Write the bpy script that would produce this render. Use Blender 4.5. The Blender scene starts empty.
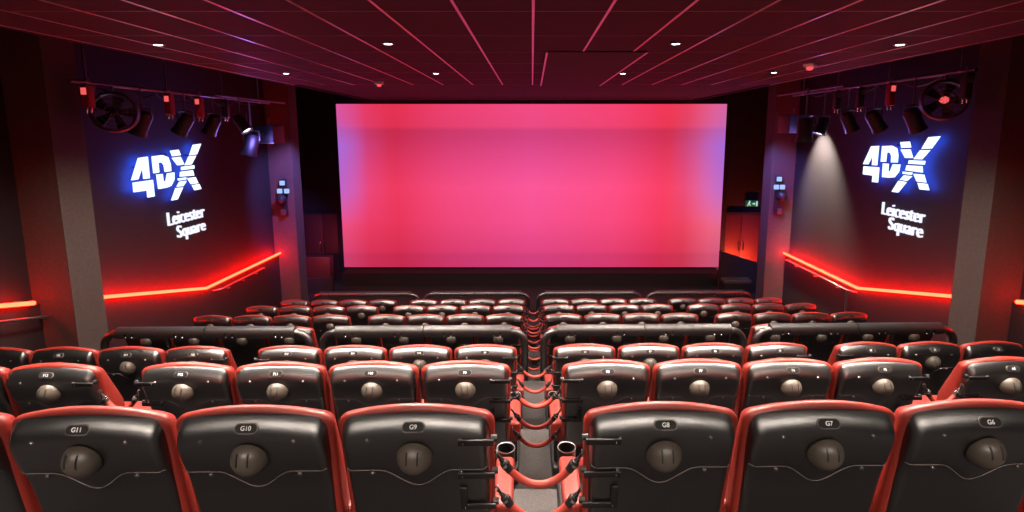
import bpy, bmesh, math, random
from mathutils import Vector, Matrix
random.seed(7)
S = bpy.context.scene
COL = S.collection
PI = math.pi

# ------------------------------------------------------------------ camera numbers
F = 500.0; PPX, PPY = 532.0, 201.6; TH = math.radians(7.8); HC = 4.8
CT, ST = math.cos(TH), math.sin(TH)
def ray(px, py):
    a = (px - PPX) / F; b = (PPY - py) / F
    return Vector((a, CT + b * ST, -ST + b * CT))
def at_y(px, py, Y): d = ray(px, py); k = Y / d.y; return Vector((d.x * k, Y, HC + d.z * k))
def at_x(px, py, X): d = ray(px, py); k = X / d.x; return Vector((X, d.y * k, HC + d.z * k))
def at_z(px, py, Z): d = ray(px, py); k = (Z - HC) / d.z; return Vector((d.x * k, d.y * k, Z))

# ------------------------------------------------------------------ materials
def lin(c):
    return tuple(((v / 255) / 12.92 if v <= 10 else (((v / 255) + .055) / 1.055) ** 2.4) for v in c) + (1,)
def mat(name, rgb, rough=.5, metal=0, noise=0, nscale=40, bump=0, emit=None, estr=0, spec=.5, coat=0, sheen=0, ior=1.5):
    m = bpy.data.materials.new(name); m.use_nodes = True
    nt = m.node_tree; b = nt.nodes['Principled BSDF']
    c = lin(rgb)
    b.inputs['Base Color'].default_value = c
    b.inputs['Roughness'].default_value = rough
    b.inputs['Metallic'].default_value = metal
    b.inputs['Specular IOR Level'].default_value = spec
    b.inputs['IOR'].default_value = ior
    b.inputs['Coat Weight'].default_value = coat
    b.inputs['Sheen Weight'].default_value = sheen
    if emit:
        b.inputs['Emission Color'].default_value = lin(emit); b.inputs['Emission Strength'].default_value = estr
    if noise or bump:
        tc = nt.nodes.new('ShaderNodeTexCoord'); n = nt.nodes.new('ShaderNodeTexNoise')
        n.inputs['Scale'].default_value = nscale; n.inputs['Detail'].default_value = 4
        nt.links.new(tc.outputs['Object'], n.inputs['Vector'])
        if noise:
            r = nt.nodes.new('ShaderNodeValToRGB')
            r.color_ramp.elements[0].color = tuple(v * (1 - noise) for v in c[:3]) + (1,)
            r.color_ramp.elements[1].color = tuple(min(1, v * (1 + noise)) for v in c[:3]) + (1,)
            r.color_ramp.elements[0].position = .3; r.color_ramp.elements[1].position = .7
            nt.links.new(n.outputs['Fac'], r.inputs['Fac']); nt.links.new(r.outputs['Color'], b.inputs['Base Color'])
        if bump:
            bp = nt.nodes.new('ShaderNodeBump'); bp.inputs['Strength'].default_value = bump; bp.inputs['Distance'].default_value = .002
            nt.links.new(n.outputs['Fac'], bp.inputs['Height']); nt.links.new(bp.outputs['Normal'], b.inputs['Normal'])
    return m
def emat(name, rgb, strength):
    m = bpy.data.materials.new(name); m.use_nodes = True
    nt = m.node_tree; nt.nodes.clear()
    e = nt.nodes.new('ShaderNodeEmission'); o = nt.nodes.new('ShaderNodeOutputMaterial')
    e.inputs['Color'].default_value = rgb + (1,); e.inputs['Strength'].default_value = strength
    nt.links.new(e.outputs[0], o.inputs['Surface']); return m

M = {}
M['red'] = mat('red_vinyl', (124, 36, 27), .42, noise=.08, nscale=30, bump=.15)
M['shell'] = mat('black_shell', (7, 4.5, 4.5), .32, noise=.12, nscale=220, bump=.25, spec=1.0, ior=1.8)
M['dome'] = mat('dome_plastic', (74, 66, 59), .38, noise=.08, nscale=60)
M['black'] = mat('black_plastic', (20, 18, 19), .4, noise=.1)
M['slot'] = mat('slot_black', (6, 5, 5), .7, noise=.05)
M['seam'] = mat('seam_grey', (95, 88, 86), .3, noise=.05)
M['screw'] = mat('screw_metal', (120, 112, 110), .3, .8, noise=.05)
M['chrome'] = mat('chrome', (215, 215, 215), .18, 1, noise=.03)
M['white'] = mat('white_print', (240, 240, 240), .5, noise=.02)
M['rope'] = mat('rope_red', (150, 48, 36), .45, noise=.08, nscale=60)
M['rail'] = mat('rail_grey', (34, 30, 30), .42, noise=.1, nscale=80, spec=1.0, ior=1.6)
M['floor'] = mat('aisle_carpet', (52, 47, 46), .9, noise=.35, nscale=60, bump=.4)
M['floordark'] = mat('dark_carpet', (26, 20, 22), .95, noise=.3, nscale=60, bump=.4)
M['base'] = mat('base_black', (16, 14, 15), .6, noise=.1)
M['wall'] = mat('wall_dark', (22, 14, 19), .75, noise=.12, nscale=30, bump=.15)
M['walllow'] = mat('wall_lower', (34, 22, 25), .7, noise=.12, nscale=25)
M['column'] = mat('column_plaster', (72, 62, 57), .85, noise=.12, nscale=25, bump=.2)
M['front'] = mat('front_black', (17, 13, 18), .85, noise=.1, nscale=20)
M['tile'] = mat('ceiling_tile', (44, 13, 21), .85, noise=.06, nscale=50)
M['tiledark'] = mat('ceiling_black', (46, 32, 40), .85, noise=.06, nscale=50)
M['sideceil'] = mat('ceiling_side_black', (22, 17, 22), .9, noise=.06)
M['grid'] = mat('grid_metal', (215, 180, 190), .3, .6, noise=.05)
M['gridx'] = mat('grid_metal_dull', (120, 84, 92), .5, .2, noise=.05)
M['door'] = mat('door_red_brown', (74, 32, 29), .5, noise=.08, nscale=12)
M['steel'] = mat('steel', (150, 148, 150), .3, .9, noise=.05)
M['rig'] = mat('rig_black', (34, 30, 36), .45, noise=.1)
M['rigred'] = mat('rig_red_case', (150, 34, 40), .45, noise=.1)
M['pipe'] = mat('rig_pipe', (110, 108, 120), .35, .7, noise=.08)
M['led'] = emat('led_red', (1.0, .0042, .0016), 140)
M['led_near'] = emat('led_red_near', (1.0, .0095, .0036), 62)
M['logo'] = emat('logo_white', (.72, .86, 1.0), 1.7)
M['logoblue'] = emat('logo_blue_halo', (.03, .1, 1.0), 28)
M['letter'] = emat('letter_white', (.85, .85, 1.0), 1.15)
M['lamp'] = emat('lamp_white', (1.0, .86, .74), 12)
M['bluelight'] = emat('blue_indicator', (.35, .5, 1.0), 1.2)
M['exit'] = mat('exit_green', (18, 88, 60), .5, emit=(20, 110, 70), estr=.25)
M['exitwhite'] = emat('exit_symbol', (.55, .95, .75), .8)
M['rigwhite'] = emat('spot_lens', (1, .9, .78), 5)
M['rigredlens'] = emat('red_lens', (1, .12, .12), .9)
M['bluelens'] = emat('blue_lens', (.25, .35, 1), .9)

# house-light wash painted into the screen's emission: red-pink, violet at the two ends
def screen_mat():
    m = bpy.data.materials.new('screen_painted_wash'); m.use_nodes = True
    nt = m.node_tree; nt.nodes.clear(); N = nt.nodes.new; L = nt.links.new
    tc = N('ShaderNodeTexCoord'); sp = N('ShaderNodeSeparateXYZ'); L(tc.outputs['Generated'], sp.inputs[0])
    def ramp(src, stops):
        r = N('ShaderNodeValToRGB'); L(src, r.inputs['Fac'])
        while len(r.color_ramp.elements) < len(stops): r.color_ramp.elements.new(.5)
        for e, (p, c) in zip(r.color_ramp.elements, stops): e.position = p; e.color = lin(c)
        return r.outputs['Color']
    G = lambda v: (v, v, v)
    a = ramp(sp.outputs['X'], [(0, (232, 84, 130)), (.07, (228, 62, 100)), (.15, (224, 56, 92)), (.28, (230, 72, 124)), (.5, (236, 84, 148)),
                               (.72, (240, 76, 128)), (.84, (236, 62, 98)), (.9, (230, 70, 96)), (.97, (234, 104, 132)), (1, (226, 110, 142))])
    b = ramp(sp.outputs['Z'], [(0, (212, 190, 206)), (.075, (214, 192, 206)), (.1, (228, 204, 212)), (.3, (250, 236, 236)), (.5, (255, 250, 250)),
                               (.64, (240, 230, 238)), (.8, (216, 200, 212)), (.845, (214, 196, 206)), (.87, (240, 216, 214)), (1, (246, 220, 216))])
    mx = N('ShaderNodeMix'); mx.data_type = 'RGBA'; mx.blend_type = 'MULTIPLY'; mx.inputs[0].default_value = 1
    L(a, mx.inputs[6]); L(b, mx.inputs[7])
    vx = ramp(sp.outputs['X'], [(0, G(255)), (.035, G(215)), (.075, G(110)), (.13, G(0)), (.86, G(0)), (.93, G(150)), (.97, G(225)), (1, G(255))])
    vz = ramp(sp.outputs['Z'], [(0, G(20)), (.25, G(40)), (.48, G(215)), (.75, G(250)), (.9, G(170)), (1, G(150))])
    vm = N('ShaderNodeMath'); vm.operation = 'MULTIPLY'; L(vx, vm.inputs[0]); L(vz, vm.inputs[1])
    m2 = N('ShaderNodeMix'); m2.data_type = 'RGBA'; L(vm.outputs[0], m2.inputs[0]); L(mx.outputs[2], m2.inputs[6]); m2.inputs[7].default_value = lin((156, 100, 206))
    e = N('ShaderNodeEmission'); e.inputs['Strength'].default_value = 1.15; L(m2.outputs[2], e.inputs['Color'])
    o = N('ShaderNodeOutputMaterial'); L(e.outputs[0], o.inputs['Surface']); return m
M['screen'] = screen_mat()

# ------------------------------------------------------------------ mesh helpers
class MB:
    def __init__(s): s.v = []; s.f = []; s.mi = []; s.mats = []; s.smooth = []
    def slot(s, m):
        if m not in s.mats: s.mats.append(m)
        return s.mats.index(m)
    def add(s, vs, fs, m, smooth=False, T=None):
        k = len(s.v); i = s.slot(m)
        for p in vs: s.v.append(tuple(T @ Vector(p)) if T is not None else tuple(p))
        for f in fs: s.f.append(tuple(k + a for a in f)); s.mi.append(i); s.smooth.append(smooth)
    def box(s, a, b, m, T=None):
        (x0, y0, z0), (x1, y1, z1) = a, b
        vs = [(x0, y0, z0), (x1, y0, z0), (x1, y1, z0), (x0, y1, z0), (x0, y0, z1), (x1, y0, z1), (x1, y1, z1), (x0, y1, z1)]
        s.add(vs, [(0, 3, 2, 1), (4, 5, 6, 7), (0, 1, 5, 4), (1, 2, 6, 5), (2, 3, 7, 6), (3, 0, 4, 7)], m, False, T)
    def rbox(s, a, b, r, m, T=None, seg=3):
        bm = bmesh.new()
        c = [(a[i] + b[i]) / 2 for i in range(3)]; d = [b[i] - a[i] for i in range(3)]
        bmesh.ops.create_cube(bm, size=1, matrix=Matrix.Translation(c) @ Matrix.Diagonal((*d, 1)))
        bmesh.ops.bevel(bm, geom=bm.edges[:], offset=min(r, min(d) * .49), segments=seg, profile=.5, affect='EDGES')
        bm.verts.index_update()
        s.add([v.co[:] for v in bm.verts], [tuple(v.index for v in f.verts) for f in bm.faces], m, True, T); bm.free()
    def tube(s, pts, r, m, n=10, T=None, caps=True, rr=None):
        pts = [Vector(p) for p in pts]; vs = []; fs = []
        up = None
        for i, p in enumerate(pts):
            t = (pts[min(i + 1, len(pts) - 1)] - pts[max(i - 1, 0)]).normalized()
            if up is None:
                up = Vector((0, 0, 1)) if abs(t.z) < .9 else Vector((0, 1, 0))
            a = t.cross(up).normalized(); up = a.cross(t).normalized()
            q = rr[i] if rr else r
            for k in range(n):
                w = 2 * PI * k / n; vs.append(tuple(p + (a * math.cos(w) + up * math.sin(w)) * q))
        for i in range(len(pts) - 1):
            for k in range(n):
                fs.append((i * n + k, i * n + (k + 1) % n, (i + 1) * n + (k + 1) % n, (i + 1) * n + k))
        if caps: fs.append(tuple(range(n))[::-1]); fs.append(tuple((len(pts) - 1) * n + k for k in range(n)))
        s.add(vs, fs, m, True, T)
    def lathe(s, prof, m, n=20, T=None, caps=True):
        vs = []; fs = []
        for (r, z) in prof:
            for k in range(n): w = 2 * PI * k / n; vs.append((r * math.cos(w), r * math.sin(w), z))
        for i in range(len(prof) - 1):
            for k in range(n): fs.append((i * n + k, i * n + (k + 1) % n, (i + 1) * n + (k + 1) % n, (i + 1) * n + k))
        if caps:
            fs.append(tuple(range(n))[::-1]); fs.append(tuple((len(prof) - 1) * n + k for k in range(n)))
        s.add(vs, fs, m, True, T)
    def prism(s, poly, h, m, T=None, mback=None):
        n = len(poly)
        vs = [(x, y, 0) for x, y in poly] + [(x, y, h) for x, y in poly]
        s.add(vs, [tuple(n + i for i in range(n))], m, False, T)
        s.add(vs, [tuple(range(n))[::-1]] , mback or m, False, T)
        s.add(vs, [(i, (i + 1) % n, n + (i + 1) % n, n + i) for i in range(n)], m, False, T)
    def mesh(s, name):
        me = bpy.data.meshes.new(name)
        me.from_pydata(s.v, [], s.f)
        for m in s.mats: me.materials.append(m)
        me.polygons.foreach_set('material_index', s.mi)
        me.polygons.foreach_set('use_smooth', s.smooth)
        bm = bmesh.new(); bm.from_mesh(me); bmesh.ops.remove_doubles(bm, verts=bm.verts, dist=1e-5)
        bmesh.ops.recalc_face_normals(bm, faces=bm.faces); bm.to_mesh(me); bm.free()
        try: me.set_sharp_from_angle(angle=math.radians(48))
        except Exception: pass
        return me
    def build(s, name, parent=None, loc=None):
        o = bpy.data.objects.new(name, s.mesh(name)); COL.objects.link(o)
        if parent: o.parent = parent
        if loc is not None: o.location = loc
        return o
def tag(o, label=None, cat=None, group=None, kind=None):
    if label: o['label'] = label
    if cat: o['category'] = cat
    if group: o['group'] = group
    if kind: o['kind'] = kind
    return o
def empty(name, loc=(0, 0, 0), rz=0):
    o = bpy.data.objects.new(name, None); o.location = loc; o.rotation_euler = (0, 0, rz); COL.objects.link(o); return o
def copy_tree(o, parent=None):
    c = o.copy(); COL.objects.link(c); c.parent = parent
    for ch in list(o.children): copy_tree(ch, c)
    return c
def text_mesh(name, body, size, m, extrude=.002, align='CENTER', bold=.0, space=1.0):
    cu = bpy.data.curves.new(name, 'FONT'); cu.body = body; cu.size = size; cu.extrude = extrude
    cu.align_x = align; cu.align_y = 'CENTER' if align == 'CENTER' else 'BOTTOM_BASELINE'; cu.offset = bold; cu.space_character = space
    o = bpy.data.objects.new(name, cu); COL.objects.link(o)
    dg = bpy.context.evaluated_depsgraph_get()
    me = bpy.data.meshes.new_from_object(o.evaluated_get(dg)); bpy.data.objects.remove(o)
    me.name = name; me.materials.clear(); me.materials.append(m); return me
def struct(o, label=None): return tag(o, label, kind='structure')

# ------------------------------------------------------------------ layout numbers
ZCEIL = 5.77
ROW = {  # name: (Y of the seat-back top, floor z)
    'G': (1.895, 2.61), 'F': (3.346, 2.106), 'E': (4.775, 1.598), 'D': (6.65, 1.055), 'C': (8.0, .715), 'B': (9.48, .35), 'A': (10.8, .02)}
XW = 7.0; YAW = math.radians(.85)
GAPX = .03; SW = .633; PITCH = .65
def yawed(x, y0, dy=0):   # a point x along a row at row depth y0, the rows stand a hair askew to the screen
    return Vector((x * math.cos(YAW) - dy * math.sin(YAW), y0 + x * math.sin(YAW) + dy * math.cos(YAW)))
BLOCK0 = {'cl': GAPX - .18, 'cr': GAPX + .18}
BLOCK0['fl'] = BLOCK0['cl'] - 3 * PITCH - SW - .28
BLOCK0['fr'] = BLOCK0['cr'] + 3 * PITCH + SW + .28
def seat_x(block, k):
    s = -1 if block[1] == 'l' else 1
    return BLOCK0[block] + s * (SW / 2 + k * PITCH)

# ------------------------------------------------------------------ room shell
rows = ['G', 'F', 'E', 'D', 'C', 'B', 'A']
fl = MB(); prevY = -3.6
edges = [-3.6] + [ROW[r][0] - .52 for r in rows[1:]] + [16.4]
for i, r in enumerate(rows):
    z = ROW[r][1]
    fl.box((-8.4, edges[i], z - .7), (8.4, edges[i + 1], z), M['floordark'])
    if r != 'A': fl.box((GAPX - .3, edges[i] + .01, z - .2), (GAPX + .3, edges[i + 1] + .002, z + .004), M['floor'])
struct(fl.build('floor'))

def wall_side(sx, name):
    b = MB()
    x0, x1 = sorted((sx * XW, sx * (XW + .3)))
    b.box((x0, -3.6, -.7), (x1, 13.5, 7.4), M['wall'])
    x0, x1 = sorted((sx * 8.3, sx * 8.5)); b.box((x0, 13.4, -.7), (x1, 16.5, 7.4), M['wall'])
    x0, x1 = sorted((sx * XW, sx * 8.4)); b.box((x0, 13.3, -.7), (x1, 13.5, 7.4), M['wall'])
    return struct(b.build(name))
wall_side(-1, 'wall_left'); wall_side(1, 'wall_right')
b = MB(); b.box((-8.5, 16.2, -.7), (8.5, 16.5, 7.4), M['front']); struct(b.build('wall_front'))
b = MB(); b.box((-8.5, -3.9, -.7), (8.5, -3.6, 7.4), M['front']); struct(b.build('wall_back'))

# ceiling: tiled field with grid, darker front strip, higher black sides
EX = 4.85; YC1 = 10.35
b = MB(); b.box((-EX, -3.6, ZCEIL), (EX, YC1, ZCEIL + .12), M['tile'])
ceil = struct(b.build('ceiling'))
b = MB()
xs = [GAPX - .02 + .603 * k for k in range(-8, 9)]
ys = []
y_ref = at_z(532, 11, ZCEIL).y; dy = at_z(532, 35.5, ZCEIL).y - y_ref
k = -8
while y_ref + dy * k < YC1:
    if y_ref + dy * k > -3.5: ys.append(y_ref + dy * k)
    k += 1
for x in xs: b.box((x - .011, -3.6, ZCEIL - .004), (x + .011, YC1, ZCEIL + .01), M['grid'])
for y in ys: b.box((-EX, y - .008, ZCEIL - .003), (EX, y + .008, ZCEIL + .01), M['gridx'])
b.build('ceiling_grid', ceil)
b = MB()
b.box((-EX - .02, YC1, ZCEIL + .03), (EX + .02, 16.2, ZCEIL + .12), M['tiledark'])
b.box((-EX, 14.9, ZCEIL - .12), (EX, 15.0, ZCEIL), M['tiledark'])
struct(b.build('ceiling_front'))
for sx, nm in ((-1, 'ceiling_left'), (1, 'ceiling_right')):
    b = MB(); x0, x1 = sorted((sx * EX, sx * 8.5))
    b.box((x0, -3.6, ZCEIL + 1.0), (x1, 16.5, ZCEIL + 1.12), M['sideceil'])
    x0, x1 = sorted((sx * EX, sx * (EX + .08)))
    b.box((x0, -3.6, ZCEIL), (x1, 16.2, ZCEIL + 1.0), M['sideceil'])
    struct(b.build(nm))
# darker access hatch in the ceiling
p0 = at_z(547, 52, ZCEIL - .01); p1 = at_z(600, 85.5, ZCEIL - .01)
b = MB(); x0, x1, y0, y1 = p0.x, p0.x + 1.2, p0.y, p1.y
b.box((x0, y0, ZCEIL - .014), (x1, y1, ZCEIL + .02), M['tiledark'])
hatch = b.build('ceiling_hatch'); tag(hatch, 'dark rectangular access hatch set in the red tiled ceiling', 'hatch')
b = MB()
for q in ((x0 - .012, y0, x0 + .012, y1), (x1 - .012, y0, x1 + .012, y1)): b.box((q[0], q[1], ZCEIL - .02), (q[2], q[3], ZCEIL - .008), M['grid'])
b.build('edge_strip', hatch)

# columns
def column(sx, name, ya, yb, xin):
    b = MB(); x0, x1 = sorted((sx * (XW + .02), sx * xin)); b.box((x0, ya, -.5), (x1, yb, 6.75), M['column']); return struct(b.build(name))
column(-1, 'wall_left_column_near', 6.75, 7.25, 6.43); column(-1, 'wall_left_column_far', 13.3, 13.75, 6.37)
column(1, 'wall_right_column_near', 6.92, 7.4, 6.43); column(1, 'wall_right_column_far', 13.3, 13.75, 6.37)

# lower wall panels: follow the rake, then run level; LED strip on their top edge
LED = [(-3.6, 1.57 + .258 * 13.77), (10.17, 1.57), (13.3, 1.57)]
def led_z(y): return 1.57 + (.258 * (10.17 - y) if y < 10.17 else 0)
for sx, nm in ((-1, 'trim_1'), (1, 'trim_2')):
    b = MB(); xi = sx * (XW - .10); xo = sx * (XW + .05)
    vs = []
    for y, z in LED: vs += [(xi, y, z - .02), (xo, y, z - .02), (xi, y, -.5), (xo, y, -.5)]
    fs = []
    for i in range(2):
        a = 4 * i; c = a + 4
        fs += [(a, c, c + 1, a + 1), (a, a + 2, c + 2, c), (a + 1, c + 1, c + 3, a + 3), (a + 2, a + 3, c + 3, c + 2)]
    fs += [(0, 1, 3, 2), (8, 10, 11, 9)]
    b.add(vs, fs, M['walllow']); struct(b.build(nm))
def led(sx, pts, label, m='led'):
    b = MB()
    P = [(sx * (XW - .155), y, led_z(y) + .0) for y in pts]
    b.tube(P, .028, M[m], 8)
    for y in (pts[0] + .1, pts[-1] - .1): b.box((min(sx * (XW - .155), sx * (XW - .095)), y - .01, led_z(y) - .012), (max(sx * (XW - .155), sx * (XW - .095)), y + .01, led_z(y) - .004), M['rig'])
    o = b.build('light_strip'); tag(o, label, 'light strip', 'red wall light strips'); return o
led(-1, [7.27, 10.17, 13.28], 'bent glowing red light strip on wall below the sign left of the screen')
led(-1, [5.4, 6.62], 'red light strip at the left picture edge, before the near column', 'led_near')
led(1, [7.42, 10.17, 13.28], 'bent glowing red light strip on wall below the sign right of the screen')
led(1, [5.4, 6.80], 'red light strip at the right picture edge, before the near column', 'led_near')
def handrail(sx, ys, label, dz=-.13, off=.26, post=None):
    root = empty('handrail', (sx * XW, ys[0], led_z(ys[0]) + dz))
    tag(root, label, 'handrail', 'wall handrails')
    o = root.location
    def P(y, dx, z): return (sx * (XW - dx) - o.x, y - o.y, z - o.z)
    b = MB(); pts = [P(y, off, led_z(y) + dz) for y in ys]
    y, dd = ys[-1], .1
    pts = [P(ys[0] - .06, .04, led_z(ys[0]) + dz - .03)] + pts + [P(y + dd, off - .02, led_z(y) + dz - .03), P(y + dd + .02, .04, led_z(y) + dz - .05)]
    b.tube(pts, .02, M['steel'], 8); b.build('rail', root)
    n = 3
    for i in range(n):
        y = ys[0] + (ys[-1] - ys[0]) * (i + .5) / n
        b = MB(); b.tube([P(y, off, led_z(y) + dz), P(y, off, led_z(y) + dz - .06), P(y, .04, led_z(y) + dz - .07)], .008, M['steel'], 6); b.build('rail_bracket', root)
    if post:
        b = MB(); b.tube([P(post[0], off, led_z(post[0]) + dz), P(post[0], off, post[1])], .022, M['steel'], 8); b.build('post', root)
handrail(-1, [10.5, 12.2], 'short steel handrail below bend of left wall light strip')
handrail(-1, [3.0, 6.6], 'steel handrail below the light strip before the near left column', dz=-.2)
handrail(1, [10.3, 12.9], 'steel handrail with end post below right wall light strip', dz=-.1, post=(10.34, .36))

# ------------------------------------------------------------------ screen
YS = 15.95
tl = at_y(336, 104, YS); br = at_y(719.5, 267, YS)
sx0, sx1 = at_y(340.5, 190, YS).x, at_y(722.5, 190, YS).x
zt, zb = tl.z, br.z
root = empty('projection_screen', ((sx0 + sx1) / 2, YS, zb)); tag(root, 'wide cinema screen painted with pink and red wash light, violet at both ends', 'screen')
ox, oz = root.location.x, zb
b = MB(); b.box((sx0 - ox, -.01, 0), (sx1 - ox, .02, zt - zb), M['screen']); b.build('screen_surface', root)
b = MB(); t = .16
b.box((sx0 - ox - t, -.02, -t), (sx0 - ox, .06, zt - zb + .04), M['front']); b.box((sx1 - ox, -.02, -t), (sx1 - ox + t, .06, zt - zb + .04), M['front'])
b.box((sx0 - ox, -.02, -t), (sx1 - ox, .06, 0), M['front']); b.box((sx0 - ox, -.02, zt - zb), (sx1 - ox, .06, zt - zb + .04), M['front'])
b.build('screen_masking', root)
b = MB(); b.box((-6.0, 15.3, .0), (6.0, 16.2, .42), M['front']); struct(b.build('trim_3'))

# exit corners beside the screen
def exit_door(sx, name, label):
    xc = sx * 6.86
    root = empty(name, (xc, 16.17, .02)); struct(root, label)
    for s in (-1, 1):
        b = MB(); b.rbox((min(0, s * .6) + .006, -.05, 0), (max(0, s * .6) - .006, .02, 2.15), .008, M['door']); leaf = b.build('door_leaf', root)
        b = MB(); b.tube([(s * .07, -.06, .95), (s * .07, -.11, .97), (s * .07, -.11, 1.25), (s * .07, -.06, 1.27)], .016, M['chrome'], 8); b.build('door_handle', leaf)
    b = MB()
    b.box((-.68, -.06, 0), (-.61, .02, 2.22), M['front']); b.box((.61, -.06, 0), (.68, .02, 2.22), M['front']); b.box((-.61, -.06, 2.16), (.61, .02, 2.22), M['front'])
    b.build('door_frame', root)
exit_door(1, 'door_1', 'red-lit double exit door right of the screen'); exit_door(-1, 'door_2', 'dim double door left of the screen')
# low walls in front of the two doors, top edges sloping
def low_wall(sx, name, pa, pb, y):
    a, c = at_y(*pa, y), at_y(*pb, y)
    b = MB(); poly = [(a.x, 0), (c.x, 0), (c.x, c.z), (a.x, a.z)]
    T = Matrix.Translation((0, y + .06, 0)) @ Matrix.Rotation(PI / 2, 4, 'X')
    b.prism(poly, .12, M['walllow'], T); struct(b.build(name))
low_wall(1, 'wall_low_right', (720, 251), (762, 264), 14.6)
low_wall(-1, 'wall_low_left', (304, 279), (333, 277), 14.6)
b = MB(); p = at_y(320, 267, 15.4); b.rbox((p.x - .42, 15.2, .02), (p.x + .4, 15.5, at_y(320, 257, 15.2).z), .02, M['door'])
struct(b.build('wall_block_left'))
# pale step nosing low down by the right-hand door
a, c = at_y(723, 279, 14.2), at_y(750, 281, 14.2)
b = MB(); b.rbox((a.x, 14.1, a.z - .11), (c.x, 14.4, a.z), .015, M['column']); b.box((a.x + .05, 14.13, .0), (c.x - .05, 14.38, a.z - .1), M['base'])
tag(b.build('bench'), 'low pale-topped step box beside the screen under the exit door', 'step')
# exit sign
p = at_y(752, 204, 16.1)
root = empty('exit_sign', (p.x, 16.13, p.z - .09)); tag(root, 'small green exit sign on the dark wall above right door', 'sign')
b = MB(); b.rbox((-.2, -.03, 0), (.2, .03, .2), .008, M['exit']); b.build('sign_panel', root)
T = Matrix.Translation((0, -.032, .1)) @ Matrix.Rotation(PI / 2, 4, 'X')
b = MB(); b.prism([(-.16, -.07), (-.10, .07), (-.05, .07), (-.07, .0), (-.03, -.07), (-.06, -.07), (-.1, -.01), (-.13, -.07)], .004, M['exitwhite'], T)
b.prism([(-.085 + .022 * math.cos(q * PI / 4), .082 + .018 * math.sin(q * PI / 4)) for q in range(8)], .004, M['exitwhite'], T); b.build('running_figure', root)
b = MB(); b.prism([(.0, -.015), (.06, -.015), (.06, -.05), (.11, 0), (.06, .05), (.06, .015), (.0, .015)][::-1], .004, M['exitwhite'], T); b.build('arrow', root)
b = MB(); b.box((.13, -.036, .02), (.18, -.032, .18), M['exitwhite']); b.build('doorway_mark', root)

# ------------------------------------------------------------------ wall signs
def zl(x, y): return (120 + x / 4.27, 130 + y / 4.27)
LOGO = {
 'digit_four': [[(80, 118), (118, 112), (127, 207), (104, 210), (97, 150), (76, 212), (50, 216)],
                [(56, 224), (140, 212), (148, 284), (121, 289), (118, 258), (60, 266)]],
 'letter_d': [[(137, 112), (180, 106), (205, 115), (216, 145), (219, 176), (195, 180), (190, 150), (180, 137), (162, 140), (166, 182), (145, 186)],
              [(157, 190), (180, 187), (185, 222), (198, 218), (204, 185), (232, 180), (232, 212), (218, 240), (195, 248), (166, 253)]],
 'letter_x': [[(215, 88), (250, 83), (260, 108), (225, 113)], [(222, 118), (258, 113), (275, 148), (248, 152)],
              [(313, 62), (347, 57), (328, 105), (297, 110)], [(295, 112), (326, 108), (305, 148), (278, 152)],
              [(262, 157), (318, 150), (318, 165), (262, 172)], [(258, 178), (312, 171), (318, 195), (256, 200)],
              [(248, 207), (283, 202), (282, 212), (250, 216)], [(256, 220), (285, 216), (270, 240), (243, 243)],
              [(240, 246), (270, 243), (245, 298), (220, 303)], [(288, 205), (322, 200), (335, 228), (305, 232)],
              [(308, 235), (338, 230), (348, 252), (320, 258)]]}
# flat shapes in wall metres, origin at the sign's lower left
def wl(x, y): p = at_x(*zl(x, y), -XW + .12); return (p.y, p.z)
org = wl(50, 300)
SHAPES = {k: [[(wl(*q)[0] - org[0], wl(*q)[1] - org[1]) for q in poly] for poly in v] for k, v in LOGO.items()}
def frame(sx, y, z):
    if sx < 0: R = Matrix(((0, 0, 1, 0), (1, 0, 0, 0), (0, 1, 0, 0), (0, 0, 0, 1)))       # reads towards the screen
    else: R = Matrix(((0, 0, -1, 0), (-1, 0, 0, 0), (0, 1, 0, 0), (0, 0, 0, 1)))           # reads away from the screen
    return Matrix.Translation((sx * (XW - .0), y, z)) @ R
def logo(sx, y, z, label, sc=1.0):
    root = empty('wall_logo', (0, 0, 0)); root.matrix_world = frame(sx, y, z); tag(root, label, 'sign', 'glowing wall logos')
    for nm, polys in SHAPES.items():
        b = MB()
        for poly in polys:
            cx_, cy_ = sum(q[0] for q in poly) / len(poly), sum(q[1] for q in poly) / len(poly); kk = .93 if nm == 'letter_x' else .97
            P = [((cx_ + (q[0] - cx_) * kk) * sc, (cy_ + (q[1] - cy_) * kk) * sc) for q in poly]
            area = sum(P[i][0] * P[(i + 1) % len(P)][1] - P[(i + 1) % len(P)][0] * P[i][1] for i in range(len(P)))
            if area < 0: P = P[::-1]
            b.prism(P, .03, M['logo'], Matrix.Translation((0, 0, .1)), M['logoblue'])
        b.build(nm, root)
    for px, py in ((.25, .55), (.95, .75), (1.55, .7)):
        b = MB(); b.tube([(px * sc, py * sc, 0), (px * sc, py * sc, .105)], .012, M['rig'], 6); b.build('stand_off', root)
logo(-1, org[0], org[1], 'glowing white digit-and-letters logo with blue halo on wall left of screen')
pr = at_x(859.5, 188, XW - .12)
logo(1, pr.y, org[1] + (at_x(891, 192, XW - .12).z - wl(222, 303)[1]), 'glowing white digit-and-letters logo with blue halo on wall right of screen')
def letters(sx, lines, label):
    root = empty('place_name_sign', (0, 0, 0)); root.matrix_world = frame(sx, *lines[0][1]); tag(root, label, 'sign', 'glowing place names on the side walls')
    for txt, (y, z), wid, cap in lines:
        me = text_mesh('word', txt, 1, M['letter'], .02, 'LEFT', -.003)
        xs_ = [v.co.x for v in me.vertices]; w = max(xs_) - min(xs_); x0 = min(xs_)
        me.transform(Matrix.Diagonal((wid / w, cap / .72, 1, 1)) @ Matrix.Translation((-x0, 0, 0)))
        o = bpy.data.objects.new('word', me); COL.objects.link(o); o.parent = root
        d = (y - lines[0][1][0]) * (1 if sx < 0 else -1)
        o.location = (d, z - lines[0][1][1], .03)
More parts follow.
